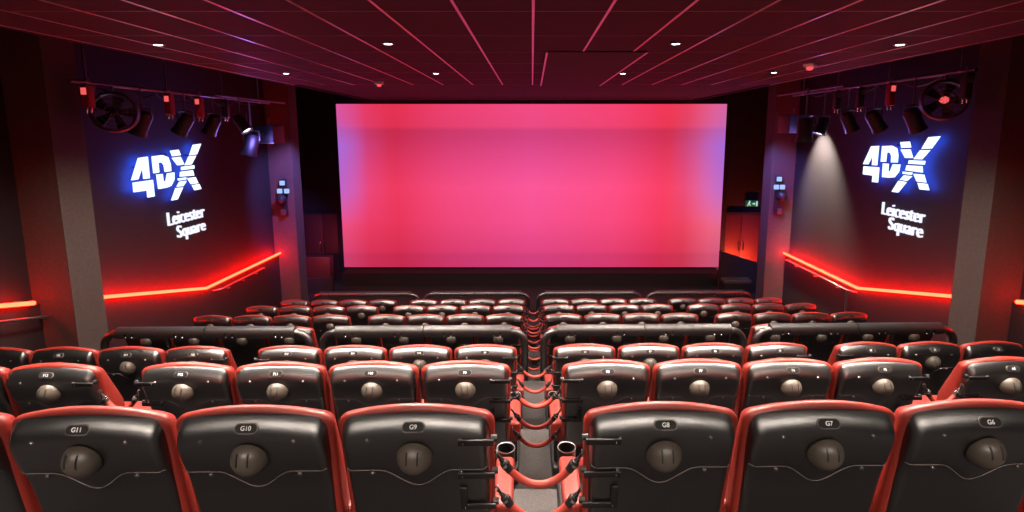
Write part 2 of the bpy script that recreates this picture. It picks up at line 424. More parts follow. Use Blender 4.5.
def word(sx, a, e, top):   # baseline start, baseline end, cap top (photo points on the wall)
    p, q, t_ = at_x(*a, sx * (XW - .04)), at_x(*e, sx * (XW - .04)), at_x(*top, sx * (XW - .04))
    return (p.y, p.z), abs(q.y - p.y), t_.z - p.z
for sx, w1, w2, lb in ((-1, ((169, 226), (205, 217), (168, 212)), ((178.5, 238), (206, 230.5), (177.5, 225.5)), 'left'),
                       (1, ((881.5, 214), (923.5, 223), (881.5, 201)), ((888, 229), (921.5, 236.5), (888, 216)), 'right')):
    a1 = word(sx, *w1); a2 = word(sx, *w2)
    letters(sx, [('Leicester', a1[0], a1[1], a1[2]), ('Square', a2[0], a2[1], a2[2])], 'two lines of glowing white words below the logo on wall %s of screen' % lb)

# ------------------------------------------------------------------ seat
LEAN = math.radians(9); BL = .70; ZB = 1.10 - BL * math.cos(LEAN)
TB = Matrix.Translation((0, BL * math.sin(LEAN), ZB)) @ Matrix(((1, 0, 0, 0), (0, -math.sin(LEAN), math.cos(LEAN), 0), (0, math.cos(LEAN), math.sin(LEAN), 0), (0, 0, 0, 1)))
def back_outline(ins):
    BL = .713
    pts = []; hw = SW / 2; n = 14; r = .058; hb = hw - .012
    pts.append((hb - .03 - ins, ins)); pts.append((hb - ins, .03 + ins))
    for i in range(1, 9): tt = i / 9; pts.append((hb + (hw - hb) * tt - ins, .03 + ins + (BL - .036 - r - .03 - ins) * tt))
    cv = BL - .036 - r
    for i in range(1, 8):
        a = i / 8 * PI / 2 * .96; pts.append((hw - r + (r - min(ins, r * .8)) * math.cos(a), cv + (r - min(ins, r * .8)) * math.sin(a)))
    x1, v1 = pts[-1]
    for i in range(1, n): u = 1 - i / n; pts.append((x1 * u, v1 + (BL - ins - v1) * (1 - u * u)))
    pts.append((0, BL - ins))
    return pts + [(-x, v) for x, v in pts[-2::-1]]
def seat_cushion_back():
    b = MB(); lay = [(-.03, .05), (-.03, .02), (-.025, .008), (-.014, 0), (-.002, .0), (.008, .005), (.017, .014), (.024, .03), (.025, .09), (.02, .14)]
    vs = []; fs = []; n = None
    for w, ins in lay:
        o = back_outline(ins); n = len(o)
        for x, v in o:
            k = 1 + 4.8 * min(1, (1 - v / BL) * 1.8) if w > .005 else 1
            vs.append((x, v, w * k))
    for i in range(len(lay) - 1):
        for k in range(n): fs.append((i * n + k, i * n + (k + 1) % n, (i + 1) * n + (k + 1) % n, (i + 1) * n + k))
    fs.append(tuple(range(n))[::-1]); fs.append(tuple((len(lay) - 1) * n + k for k in range(n)))
    b.add(vs, fs, M['red'], True, TB); return b
SHW = .299; SV0 = .02; STOP = .701; STH = .046
def f_round(d, r): q = 1 - min(max(d / r, 0), 1); return math.sqrt(max(0, 1 - q * q))
def s_hw(v): return SHW - .012 * (1 - v / BL)
def s_top(u):
    dx = abs(u) * SHW - (SHW - .05); d = .05 - math.sqrt(max(0, .05 ** 2 - dx * dx)) if dx > 0 else 0
    return STOP - .034 * u * u - d * .9
def s_w(x, v):
    hw = s_hw(v); u = max(-1, min(1, x / hw))
    t = 1 - min(max((s_top(u) - v) / .09, 0), 1); q = min(max((v - .30) / .30, 0), 1); q = q * q * (3 - 2 * q)
    return -.014 - (STH + .024 * q) * (1 - t ** 1.8) ** .75 * f_round(hw * (1 - abs(u)), .03) * (.85 + .15 * min(1, v / .3))
def s_seam(x):
    a = abs(x)
    return .448 - (.085 * (.5 + .5 * math.cos(PI * min(1, a / .15))) if a < .15 else 0)
def seat_shell():
    b = MB(); NU, NV = 40, 46; vs = []; fs = []
    us = [math.sin(PI / 2 * (-1 + 2 * i / NU)) for i in range(NU + 1)]
    for j in range(NV + 1):
        t = 1 - (1 - j / NV) ** 1.9
        for u in us:
            vt = s_top(u); v = SV0 + (vt - SV0) * t; x = u * s_hw(v)
            w = s_w(x, v)
            if v < s_seam(x): w += .006
            vs.append((x, v, w))
    W = NU + 1
    for j in range(NV):
        for i in range(NU): fs.append((j * W + i, j * W + i + 1, (j + 1) * W + i + 1, (j + 1) * W + i))
    # skirt to close it
    loop = [i for i in range(W)] + [j * W + NU for j in range(1, NV + 1)] + [NV * W + i for i in range(NU - 1, -1, -1)] + [j * W for j in range(NV - 1, 0, -1)]
    k = len(vs)
    for i in loop: x, v, w = vs[i]; vs.append((x, v, -.005))
    m = len(loop)
    for i in range(m): fs.append((loop[i], loop[(i + 1) % m], k + (i + 1) % m, k + i))
    b.add(vs, fs, M['shell'], True, TB); return b
def on_shell(x, v, off=0):
    e = .004
    p = Vector((x, v, s_w(x, v)))
    dx = Vector((2 * e, 0, s_w(x + e, v) - s_w(x - e, v))); dv = Vector((0, 2 * e, s_w(x, v + e) - s_w(x, v - e)))
    n = dv.cross(dx).normalized()
    if n.z > 0: n = -n
    right = -dx.normalized()    # unused sign, kept orthonormal below
    up = dv.normalized(); r = n.cross(up).normalized()
    m = Matrix((( r.x, up.x, n.x, p.x + n.x * off), (r.y, up.y, n.y, p.y + n.y * off), (r.z, up.z, n.z, p.z + n.z * off), (0, 0, 0, 1)))
    return TB @ m
PLATE_V = .656; DOME_V = .527
def stadium(hx, hy, n=8):
    return [(hx - hy + hy * math.cos(-PI / 2 + PI * i / n), hy * math.sin(-PI / 2 + PI * i / n)) for i in range(n + 1)] + \
           [(-(hx - hy) + hy * math.cos(PI / 2 + PI * i / n), hy * math.sin(PI / 2 + PI * i / n)) for i in range(n + 1)]
def make_seat():
    root = empty('cinema_seat')
    seat_cushion_back().build('backrest', root)
    seat_shell().build('back_shell', root)
    # number plate
    b = MB(); T = on_shell(0, PLATE_V, .0); b.prism(stadium(.047, .021), .006, M['seam'], T); b.prism(stadium(.042, .0165), .0085, M['slot'], T)
    b.build('number_plate', root)
    # air-jet dome with two slits
    b = MB(); T = on_shell(0, DOME_V, -.002); rd = .072
    prof = [(rd * math.cos(a), rd * math.sin(a) * (.93)) for a in [.08 + (PI / 2 - .095) * i / 16 for i in range(17)]]
    b.lathe(prof, M['dome'], 28, T, True)
    for s in (-1, 1):
        pts = []
        for i in range(7):
            el = math.radians(14 + 42 * i / 6); q = .0725
            x = s * .021; qq = math.sqrt(q * q - x * x); pts.append((x, qq * math.sin(el), qq * math.cos(el) * .93))
        b.tube(pts, .0036, M['slot'], 5, T)
    b.build('air_dome', root)
    for x, v in ((-.18, .605), (.18, .605), (-.178, .432), (.178, .432)):
        b = MB(); b.lathe([(.0095, -.002), (.0095, .002), (.007, .005), (.003, .0065), (.0005, .007)], M['screw'], 10, on_shell(x, v)); b.build('screw', root)
    b = MB(); pts = []
    N = 44
    for i in range(N + 1):
        x = -.285 + .57 * i / N; v = s_seam(x)
        pts.append((x, v, s_w(x, v) + .0005))
    b.tube(pts, .0019, M['seam'], 6, TB); b.build('seam_trim', root)
    # seat cushion, pedestal
    b = MB(); b.rbox((-.265, .14, .32), (.265, .66, .47), .05, M['red'], None, 4); b.build('seat_cushion', root)
    b = MB(); b.rbox((-.2, .18, .22), (.2, .58, .33), .02, M['black']); b.box((-.05, .22, .208), (.05, .5, .24), M['black']); b.build('seat_base', root)
    return root
def armrest(root, s, wide):
    b = MB(); x, hw = (s * .338, .046) if wide else (s * .303, .027)
    b.rbox((x - hw, .12, .49), (x + hw, .47, .555), .022, M['red'], None, 4)
    b.rbox((x - hw, .12, .40), (x + hw, .20, .54), .022, M['red'], None, 3)
    a = b.build('armrest', root)
    b = MB(); b.box((x - .02, .16, .215), (x + .02, .5, .5), M['black']); b.build('support', a)
    b = MB(); T = Matrix.Translation((x, .52, 0))
    q = 1 if wide else .6
    b.lathe([(.03 * q, .44), (.046 * q, .45), (.048 * q, .56), (.043 * q, .56), (.041 * q, .46), (.001, .455)], M['black'], 20, T)
    b.lathe([(.046 * q, .557), (.049 * q, .560), (.048 * q, .564), (.044 * q, .562)], M['seam'], 20, T, False)
    b.build('cup_holder', a)
def add_brackets(root, s):
    for v, L in ((.597, .125), (.42, .135), (.25, .13)):
        b = MB(); x1 = s * (SHW + .016); x0 = s * (SHW - L)
        T = TB
        w = s_w(x0, v)
        a_, c_ = sorted((x0, x1)); b.rbox((a_, v - .014, w - .011), (c_, v + .014, w - .002), .003, M['black'], T)
        if v < .3:
            a_, c_ = sorted((x0, x0 + s * .03)); b.rbox((a_, v, w - .012), (c_, v + .1, w - .002), .003, M['black'], T)
        T2 = TB @ Matrix.Translation((x1, v, w + .02)) @ Matrix.Rotation(PI / 2, 4, 'Y')
        b.lathe([(.0135, -.012), (.0135, .012)], M['black'], 12, T2)
        b.tube([(x0 + s * .02, v, w - .0125), (x0 + s * .022, v, w - .0128)], .005, M['screw'], 8, T)
        b.build('rope_bracket', root)
PROTO = make_seat()
ORD = ['first', 'second', 'third', 'fourth']
ROWW = {'G': 'nearest row', 'F': 'second row', 'E': 'third row', 'D': 'fourth row behind the jet rails', 'C': 'fifth row', 'B': 'sixth row', 'A': 'row closest to the screen'}
ROWS2 = {'G': 'nearest row', 'F': 'second row', 'E': 'third row', 'D': 'fourth row', 'C': 'fifth row', 'B': 'sixth row', 'A': 'front row'}
BLK = {'fl': 'far-left block', 'cl': 'centre-left block', 'cr': 'centre-right block', 'fr': 'far-right block'}
FROM = {'cl': 'from the middle gap', 'cr': 'from the middle gap', 'fl': 'counted outward', 'fr': 'counted outward'}
SEATS = {'G': {'cl': 4, 'cr': 4}, 'F': {'fl': 2, 'cl': 4, 'cr': 4, 'fr': 1}, 'E': {'fl': 4, 'cl': 4, 'cr': 4, 'fr': 3}}
for r in 'DCBA': SEATS[r] = {'fl': 4, 'cl': 4, 'cr': 4, 'fr': 4}
first = True
NUM0 = {'cl': (9, 1), 'cr': (8, -1), 'fl': (13, 1), 'fr': (4, -1)}
for r in rows:
    y0, z0 = ROW[r]
    for blk, n in SEATS[r].items():
        s = -1 if blk[1] == 'l' else 1
        for k in range(n):
            o = PROTO if first else copy_tree(PROTO); first = False
            x = seat_x(blk, k); p = yawed(x - GAPX, y0); o.location = (p.x + GAPX, p.y, z0); o.rotation_euler = (0, 0, YAW)
            num = '%s%d' % (r, NUM0[blk][0] + NUM0[blk][1] * k)
            if r == 'G': lab = 'red-rimmed black cinema seat with number plate %s in the nearest row' % num
            else: lab = 'red-rimmed black cinema seat, %s, %s, %s seat %s' % (ROWS2[r], BLK[blk], ORD[k], FROM[blk])
            tag(o, lab, 'cinema seat', 'cinema seats of the ' + ROWS2[r])
            o['_row'] = r
# extras that only some seats carry: numbers, rope brackets and armrests (added after copying)
bpy.context.view_layer.update()
allseats = [o for o in COL.objects if o.name.startswith('cinema_seat')]
proto_cache = {}
def share(key, maker, root):
    """first use builds the pieces under ROOT, later uses copy them"""
    if key not in proto_cache:
        before = set(root.children); maker(root); proto_cache[key] = [c for c in root.children if c not in before]
    else:
        for c in proto_cache[key]:
            if c.parent == root: continue
            copy_tree(c, root)
idx = 0
for r in rows:
    for blk, n in SEATS[r].items():
        s = -1 if blk[1] == 'l' else 1
        full = 4
        for k in range(n):
            o = allseats[idx]; idx += 1
            wd = k == 0
            share('arm%d%d' % (-s, wd), lambda q: armrest(q, -s, wd), o)          # arm towards the middle gap
            if k == full - 1: share('arm%d1' % s, lambda q: armrest(q, s, True), o)
            if r in 'GFEDCBA' and (k == 0 and blk[0] == 'c'): share('br%d' % -s, lambda q: add_brackets(q, -s), o)
            if r in 'FE' and k == 0 and blk[0] == 'f': share('br%d' % -s, lambda q: add_brackets(q, -s), o)
            if r in 'FE' and k == 3 and blk[0] == 'c': share('br%d' % s, lambda q: add_brackets(q, s), o)
            if r in 'GFE':
                num = '%s%d' % (r, NUM0[blk][0] + NUM0[blk][1] * k)
                plate = [c for c in o.children if c.name.startswith('number_plate')][0]
                me = text_mesh('seat_number', num, .024, M['white'], .0006, 'CENTER', .0004)
                t = bpy.data.objects.new('seat_number', me); COL.objects.link(t); t.parent = plate
                me.transform(on_shell(0, PLATE_V, .0092))
            if '_row' in o: del o['_row']

# platforms under every block of four
for r in rows:
    y0, z0 = ROW[r]
    for blk in SEATS[r]:
        s = -1 if blk[1] == 'l' else 1
        xc = BLOCK0[blk] + s * (3 * PITCH + SW) / 2; p = yawed(xc - GAPX, y0)
        b = MB(); b.rbox((-1.345, .1, .06), (1.345, .78, .205), .02, M['base'])
        b.box((-1.1, .2, 0), (1.1, .66, .08), M['base'])
        o = b.build('seat_platform', None, (p.x + GAPX, p.y, z0)); o.rotation_euler = (0, 0, YAW)
        tag(o, 'black motion platform under the %s seats, %s' % (ROWS2[r], BLK[blk]), 'platform', 'motion platforms')

# ------------------------------------------------------------------ barrier ropes
def make_rope(x0, x1, y, z, label, group, sag=.1):
    root = empty('barrier_rope', ((x0 + x1) / 2, y, z)); tag(root, label, 'rope', group)
    h = (x1 - x0) / 2
    def C(t): return Vector((h * t, 0, -sag * (1 - abs(t) ** 2.1)))
    b = MB(); b.tube([C(-.74 + 1.48 * i / 16) for i in range(17)], .0155, M['rope'], 10); b.build('rope', root)
    for s in (-1, 1):
        b = MB(); a = C(s * .88); c = C(s * .66)
        b.tube([a, a.lerp(c, .25), a.lerp(c, .3), c], .017, M['black'], 8, rr=[.009, .012, .018, .018])
        b.tube([a.lerp(c, .42), a.lerp(c, .58)], .0205, M['chrome'], 8)
        b.tube([C(s * .99), C(s * .93), a], .006, M['black'], 6)
        q = C(s * .96); b.tube([q + Vector((0, .012 * math.cos(w * PI / 4), .012 * math.sin(w * PI / 4))) for w in range(9)], .004, M['screw'], 5)
        b.build('rope_clip', root)
LV = ['top', 'middle', 'bottom']
def ropes(r, xa, xb, where, levels=(0, 1, 2)):
    y0, z0 = ROW[r]
    for i in levels:
        v = (.53, .35, .19)[i]; q = TB @ Vector((0, v, -.06))
        p = yawed((xa + xb) / 2 - GAPX, y0)
        make_rope(xa, xb, p.y + q.y, z0 + q.z, 'orange-red barrier rope across %s in the %s, %s of its three' % (where, ROWS2[r], LV[i]) if len(levels) > 1 else 'orange-red barrier rope across %s in the %s' % (where, ROWS2[r]),
                  'barrier ropes', .15)
for r in rows: ropes(r, BLOCK0['cl'] - .0, BLOCK0['cr'] + .0, 'the middle gap')
for r in 'F':
    e = BLOCK0['cl'] - 3 * PITCH - SW; ropes(r, BLOCK0['fl'], e, 'the gap left of the centre-left block', (0,))
    e = BLOCK0['cr'] + 3 * PITCH + SW; ropes(r, e, BLOCK0['fr'], 'the gap right of the centre-right block', (0,))

# ------------------------------------------------------------------ jet rails
def make_rail(H):
    root = empty('jet_rail')
    b = MB(); hw = 1.165; R = .17
    # panel with rounded top: profile in (y,z)
    pr_ = [(.05, -.135), (-.045, -.135), (-.058, -.10)] + [(.01 - .07 * math.sin(a), -.07 + .07 * math.cos(a)) for a in [PI / 2 * (1 - q / 7) for q in range(8)]] + [(.04, -.004), (.055, -.03)]
    n = len(pr_)
    for xa, xb in ((-hw, -.004), (.004, hw)):
        vs = [(xa, y, H + z) for y, z in pr_] + [(xb, y, H + z) for y, z in pr_]
        b.add(vs, [(i, (i + 1) % n, n + (i + 1) % n, n + i) for i in range(n)] + [tuple(range(n))[::-1], tuple(range(n, 2 * n))], M['rail'], True)
    b.build('jet_panel', root)
    for s in (-1, 1):
        pts = [(s * (hw - .02), 0, H - .085)]
        for i in range(9):
            a = i / 8 * PI / 2; pts.append((s * (hw + .01 + R * math.sin(a)), 0, H - .085 - R * (1 - math.cos(a))))
        pts.append((s * (hw + .01 + R), 0, .0))
        b = MB(); b.tube(pts, .048, M['shell'], 14); b.build('leg', root)
    for k in range(4):
        x = (k - 1.5) * PITCH
        for dx in (-.045, .045):
            b = MB(); T = Matrix.Translation((x + dx, -.058, H - .082)) @ Matrix.Rotation(PI / 2, 4, 'X')
            b.lathe([(.018, -.004), (.018, .004)], M['slot'], 12, T); b.build('jet_hole', root)
        for dx in (-.042, .042):
            b = MB(); T = Matrix.Translation((x + dx, -.056, H - .118)) @ Matrix.Rotation(PI / 2, 4, 'X')
            b.lathe([(.012, -.004), (.012, .006), (.006, .012), (.001, .013)], M['chrome'], 10, T); b.build('jet_nozzle', root)
        if k < 3:
            b = MB(); b.tube([(x + PITCH / 2 - .002, -.03, H + .001), (x + PITCH / 2 + .002, -.03, H + .002)], .006, M['slot'], 6); b.build('panel_screw', root)
    return root
LBR = {'fl': 'far-left block', 'cl': 'centre-left block', 'cr': 'centre-right block', 'fr': 'far-right block'}
for (Yr, zf, ztop, wh, grp) in ((6.38, ROW['D'][1], 4.8 - 2.54, 'behind the fourth row seats', 'jet rails behind the fourth row'),
                                (12.55, ROW['A'][1], .74, 'on the floor before the screen', 'jet rails before the screen')):
    pro = None
    for blk in ('fl', 'cl', 'cr', 'fr'):
        s = -1 if blk[1] == 'l' else 1
        xc = BLOCK0[blk] + s * (3 * PITCH + SW) / 2; p = yawed(xc - GAPX, Yr)
        if pro is None: pro = o = make_rail(ztop - zf)
        else: o = copy_tree(pro)
        o.location = (p.x + GAPX, p.y, zf); o.rotation_euler = (0, 0, YAW)
        tag(o, 'long black jet rail with curved legs %s, %s' % (wh, LBR[blk]), 'rail', grp)

# ------------------------------------------------------------------ ceiling fittings and light
def light(name, kind, loc, energy, color, size=.1, rot=None, **kw):
    d = bpy.data.lights.new(name, kind); d.energy = energy; d.color = color
    if kind == 'AREA':
        d.shape = kw.get('shape', 'RECTANGLE'); d.size = size; d.size_y = kw.get('sy', size)
        if 'spread' in kw: d.spread = kw['spread']
    else: d.shadow_soft_size = size
    if kind == 'SPOT': d.spot_size = kw.get('spot', 2.4); d.spot_blend = kw.get('blend', .6)
    o = bpy.data.objects.new(name, d); o.location = loc; COL.objects.link(o)
    if rot is not None: o.rotation_euler = rot
    return o
def aim(o, target):
    o.rotation_euler = (Vector(target) - o.location).to_track_quat('-Z', 'Y').to_euler()
WARM = (1.0, .86, .74)
def downlight(p, label, power, fixture=True, cone=2.4):
    if fixture:
        root = empty('downlight', (p[0], p[1], ZCEIL)); tag(root, label, 'downlight', 'ceiling downlights')
        b = MB(); b.lathe([(.066, .0), (.066, -.01), (.05, -.013), (.046, .0)], M['rail'], 20, None, False); b.build('trim_ring', root)
        b = MB(); b.lathe([(.046, -.004), (.04, -.012), (.001, -.014)], M['lamp'], 16, None, True); b.build('lens', root)
    light('downlight_or_fill', 'SPOT', (p[0], p[1], ZCEIL - .03), power, WARM, .25, (0, 0, 0), spot=cone, blend=.6)
DL = [((158, 44), 'outer left downlight of the nearer row'), ((388, 43), 'inner left downlight of the nearer row'), ((676, 43), 'inner right downlight of the nearer row'),
      ((900, 44), 'outer right downlight of the nearer row'), ((286, 73), 'outer left downlight of the farther row'), ((436, 73), 'inner left downlight of the farther row'),
      ((623, 73), 'inner right downlight of the farther row'), ((774, 72), 'outer right downlight of the farther row')]
pos = []
for (px, py), lb in DL:
    p = at_z(px, py, ZCEIL); pos.append(p); downlight(p, 'small round bright ceiling light, ' + lb, 850)
dyl = pos[4].y - pos[0].y
for x in (-3.6, -2.2, -.75, .75, 2.2, 3.6): downlight((x, pos[0].y - dyl), '', 1250, False, 1.8)  # unseen spots without fixtures, added over the near rows for seat-top highlights
for x in (-3.6, -2.2, -.75, .75, 2.2, 3.6): downlight((x, -1.4), '', 900, False)  # second unseen set, added behind the camera to brighten the nearest seat backs
# detectors
for (px, py), lb in (((810, 64), 'small reddish ceiling detector above the right lighting rig'), ((379, 82), 'small pink ceiling detector above left part of screen')):
    p = at_z(px, py, ZCEIL); root = empty('smoke_detector', p); tag(root, lb, 'detector', 'ceiling detectors')
    b = MB(); b.lathe([(.09, 0), (.09, -.03), (.07, -.045), (.001, -.045)], M['white'], 16); b.build('detector_base', root)
    b = MB(); b.lathe([(.05, -.045), (.035, -.085), (.001, -.09)], M['rigredlens'], 14); b.build('detector_head', root)

# ------------------------------------------------------------------ lighting rigs
def par_can(loc, label, hang=.16, tilt=.0, mcase='rig', lens='rig', sc=1.0, rz=0):
    root = empty('stage_lamp', loc, rz); tag(root, label, 'stage lamp', 'stage lamps on the rigs')
    b = MB(); b.tube([(0, 0, 0), (0, 0, -hang)], .012 * sc, M['pipe'], 6); b.lathe([(.035, -.03), (.035, .03)], M['pipe'], 10, Matrix.Rotation(PI / 2, 4, 'X')); b.build('hanging_clamp', root)
    T = Matrix.Translation((0, 0, -hang - .12 * sc)) @ Matrix.Rotation(tilt, 4, 'Y')
    b = MB(); w = .1 * sc
    b.tube([(-w, 0, 0), (-w, 0, .12 * sc), (0, 0, .125 * sc), (w, 0, .12 * sc), (w, 0, 0)], .01 * sc, M['pipe'], 6, Matrix.Translation((0, 0, -hang - .12 * sc))); b.build('yoke', root)
    b = MB(); b.lathe([(.03 * sc, .1 * sc), (.065 * sc, .09 * sc), (.08 * sc, .05 * sc), (.085 * sc, -.14 * sc), (.095 * sc, -.16 * sc), (.095 * sc, -.18 * sc), (.08 * sc, -.18 * sc), (.075 * sc, -.13 * sc)], M[mcase], 16, T); can = b.build('lamp_housing', root)
    b = MB(); b.lathe([(.074 * sc, -.15 * sc), (.05 * sc, -.165 * sc), (.001, -.17 * sc)], M[lens if lens != 'rig' else 'chrome'], 14, T); b.build('lens', can)
    return T
def strobe(loc, label, L=.3, m='rigred'):
    root = empty('strobe_tube', loc); tag(root, label, 'effect light', 'effect tubes on the rigs')
    b = MB(); b.lathe([(.03, -.03), (.03, .05)], M['pipe'], 10); b.build('hanging_clamp', root)
    b = MB(); b.rbox((-.055, -.055, -.03 - L), (.055, .055, -.03), .02, M[m]); b.build('case', root)
    b = MB()
    for dx in (-.03, .03): b.lathe([(.014, -.03 - L), (.014, -.09 - L), (.004, -.1 - L)], M['chrome'], 8, Matrix.Translation((dx, 0, 0)))
    b.build('tip', root)
    b = MB(); b.box((-.035, -.06, -.16), (.035, -.054, -.07), M['rigredlens'] if m == 'rigred' else M['steel']); b.build('face_plate', root)
def fan(loc, label, rz, R=.27, lit=True):
    root = empty('wind_fan', loc, rz); tag(root, label, 'fan', 'wind fans on the rigs')
    Rm = Matrix.Translation((0, 0, -R - .1)) @ Matrix.Rotation(PI / 2, 4, 'X')
    b = MB(); b.tube([(0, 0, .03), (0, 0, -.1)], .02, M['pipe'], 8); b.build('hanging_clamp', root)
    b = MB(); b.lathe([(R, -.09), (R + .015, -.06), (R + .015, .06), (R, .09), (R - .02, .09), (R - .025, 0), (R - .02, -.09)], M['rig'], 28, Rm, False); b.lathe([(R + .016, -.004), (R + .02, .0), (R + .016, .004)], M['rigred'], 28, Rm, False); b.build('fan_ring', root)
    b = MB()
    for q in (.1, .16, .22): b.tube([(q * math.cos(w * PI / 12), q * math.sin(w * PI / 12), .085) for w in range(25)], .004, M['pipe'], 5, Rm)
    for w in range(6): b.tube([(.03 * math.cos(w * PI / 3), .03 * math.sin(w * PI / 3), .085), ((R - .01) * math.cos(w * PI / 3), (R - .01) * math.sin(w * PI / 3), .085)], .004, M['pipe'], 5, Rm)
    b.build('fan_guard', root)
    for w in range(5):
        b = MB(); a = w * 2 * PI / 5; c, s = math.cos(a), math.sin(a)
        b.add([(.04 * c - .03 * s, .04 * s + .03 * c, .03), (.04 * c + .03 * s, .04 * s - .03 * c, -.03), (.23 * c + .07 * s, .23 * s - .07 * c, -.04), (.23 * c - .07 * s, .23 * s + .07 * c, .03),
               (.04 * c - .03 * s, .04 * s + .03 * c, .022), (.04 * c + .03 * s, .04 * s - .03 * c, -.038), (.23 * c + .07 * s, .23 * s - .07 * c, -.048), (.23 * c - .07 * s, .23 * s + .07 * c, .022)],
              [(0, 1, 2, 3), (7, 6, 5, 4), (0, 4, 5, 1), (1, 5, 6, 2), (2, 6, 7, 3), (3, 7, 4, 0)], M['rig'], True, Rm); b.build('fan_blade', root)
    b = MB(); b.lathe([(.05, -.06), (.05, .06), (.03, .075), (.001, .078)], M['rigredlens'] if lit else M['rig'], 14, Rm); b.build('fan_motor', root)
def box_unit(loc, label, d=(.3, .4, .26)):
    root = empty('fog_machine', loc); tag(root, label, 'fog machine', 'fog machines on the rigs')
    b = MB(); b.rbox((-d[0] / 2, -d[1] / 2, -.14 - d[2]), (d[0] / 2, d[1] / 2, -.14), .02, M['rig']); b.build('case', root)
    b = MB(); b.tube([(0, 0, .02), (0, 0, -.15)], .02, M['pipe'], 8); b.build('hanging_clamp', root)
    b = MB(); b.lathe([(.05, 0), (.06, .03), (.045, .05), (.03, .05)], M['steel'], 12, Matrix.Translation((0, -d[1] / 2, -.14 - d[2] * .55)) @ Matrix.Rotation(PI / 2, 4, 'X')); b.build('nozzle', root)
    b = MB(); b.box((-d[0] / 2 + .01, -d[1] / 2 - .004, -.14 - d[2] + .005), (d[0] / 2 - .01, -d[1] / 2 + .01, -.14 - d[2] + .02), M['steel']); b.build('edge_strip', root)
def rig(sx, h, label, pa, pb, X):
    a, c = at_x(*pa, sx * X), at_x(*pb, sx * X); z = (a.z + c.z) / 2
    root = empty('rig_pipe', (sx * X, a.y, z)); tag(root, label, 'lighting pipe', 'lighting rig pipes')
    L = c.y - a.y
    b = MB(); b.tube([(0, -.15, 0), (0, L + .3, 0)], .025, M['pipe'], 10); b.build('main_pipe', root)
    b = MB(); b.tube([(-sx * .35, L * .5, 0.0), (-sx * .35, L + .3, 0.0)], .02, M['pipe'], 8); b.build('side_pipe', root)
    for f in (.02, .35, .68, .97):
        b = MB(); b.tube([(0, L * f, 0), (0, L * f, ZCEIL + 1.0 - z)], .014, M['pipe'], 8); b.lathe([(.03, -.035), (.03, .035)], M['steel'], 8, Matrix.Translation((0, L * f, 0)) @ Matrix.Rotation(PI / 2, 4, 'X')); b.build('hanger', root)
    return z
XR = 5.9
zL = rig(-1, 0, 'long lighting pipe hung under the ceiling left of the screen', (80, 81), (262, 103), XR)
zR = rig(1, 0, 'long lighting pipe hung under the ceiling right of the screen', (967, 67), (800, 97), XR)
def on_pipe(px, sx, z, X=XR):   # where a plumb line at photo column px meets the pipe
    d = ray(px, 90); return (sx * X, d.y * sx * X / d.x, z)
strobe(on_pipe(87, -1, zL), 'pink tube light on left rig pipe, nearest the camera')
fan(on_pipe(112, -1, zL), 'large round fan on the left rig beside the near column', .5, lit=False)
strobe(on_pipe(168, -1, zL), 'red tube light on left rig above the sign, first of two', .34)
strobe(on_pipe(198, -1, zL), 'red tube light on left rig above the sign, second of two', .36)
strobe(on_pipe(224, -1, zL), 'dark tube light on left rig nearer the screen', .34, 'rig')
for px, tl_, lb in ((140, .5, 'black stage lamp on left rig between fan and red tube'), (183, .6, 'black stage lamp on left rig between two red tubes'),
                    (211, .5, 'black stage lamp on left rig past the second red tube')):
    q = on_pipe(px, -1, zL); par_can(q, lb, .3, tl_, sc=1.35)
fr = on_pipe(238, -1, zL, 5.55); T = par_can(fr, 'pale-nosed stage lamp on left rig pointing down at the wall', .3, -.6, 'rig', 'rigwhite', 1.2)
q = on_pipe(248, -1, zL); par_can(q, 'blue-lensed stage lamp low on left rig near the screen', .62, .3, 'rig', 'bluelens', 1.7)
q = on_pipe(262, -1, zL); box_unit((q[0] + .1, q[1], q[2] - .35), 'black fog box at the screen end of left rig', (.42, .5, .4))
strobe(on_pipe(891, 1, zR), 'red tube light on right rig above the X of the sign', .36)
strobe(on_pipe(861, 1, zR), 'dark tube light on right rig above the digit four', .36, 'rig')
strobe(on_pipe(838, 1, zR), 'thin dark tube light on right rig nearer the screen', .36, 'rig')
strobe(on_pipe(966, 1, zR), 'thin steel-faced tube on right rig nearest the camera', .34, 'rig')
fan(on_pipe(945, 1, zR), 'round fan with red motor on right rig by near column', -.5, lit=True)
for px, tl_, lb in ((915, -.5, 'black stage lamp on right rig between fan and red tube'), (876, -.6, 'black stage lamp on right rig beside the red tube'), (850, -.5, 'black stage lamp on right rig between two dark tubes')):
    q = on_pipe(px, 1, zR); par_can(q, lb, .42, tl_, sc=1.35)
q = on_pipe(826, 1, zR, 5.9); SPOTP = q; par_can(q, 'lit stage lamp on right rig washing the wall below', .5, .35, 'rig', 'rigwhite', 1.25)
q = on_pipe(808, 1, zR, 5.45); par_can(q, 'dark stage lamp at screen end of right rig', .5, 0, 'rig', 'bluelens', 1.7)
q = on_pipe(800, 1, zR); box_unit((q[0] - .1, q[1], q[2] - .3), 'black fog box at the screen end of right rig', (.42, .5, .4))
def cable(sx, z, ys, lb):
    x = sx * (XR + .075); root = empty('rig_cable', (x, ys[0], z)); tag(root, lb, 'cable', 'rig cables')
    pts = []
    for i in range(len(ys) - 1):
        for q in range(8):
            t = q / 8; y = ys[i] + (ys[i + 1] - ys[i]) * t; pts.append((.02 * math.sin(i * 2 + t * 5), y - ys[0], -.02 - (.06 + .08 * ((i * 37) % 5) / 4) * 4 * t * (1 - t)))
    b = MB(); b.tube(pts, .011, M['rig'], 6); b.build('cable_run', root)
    b = MB(); b.rbox((-.04, -.06, -.16), (.04, .06, -.02), .01, M['pipe']); b.build('plug_box', root)
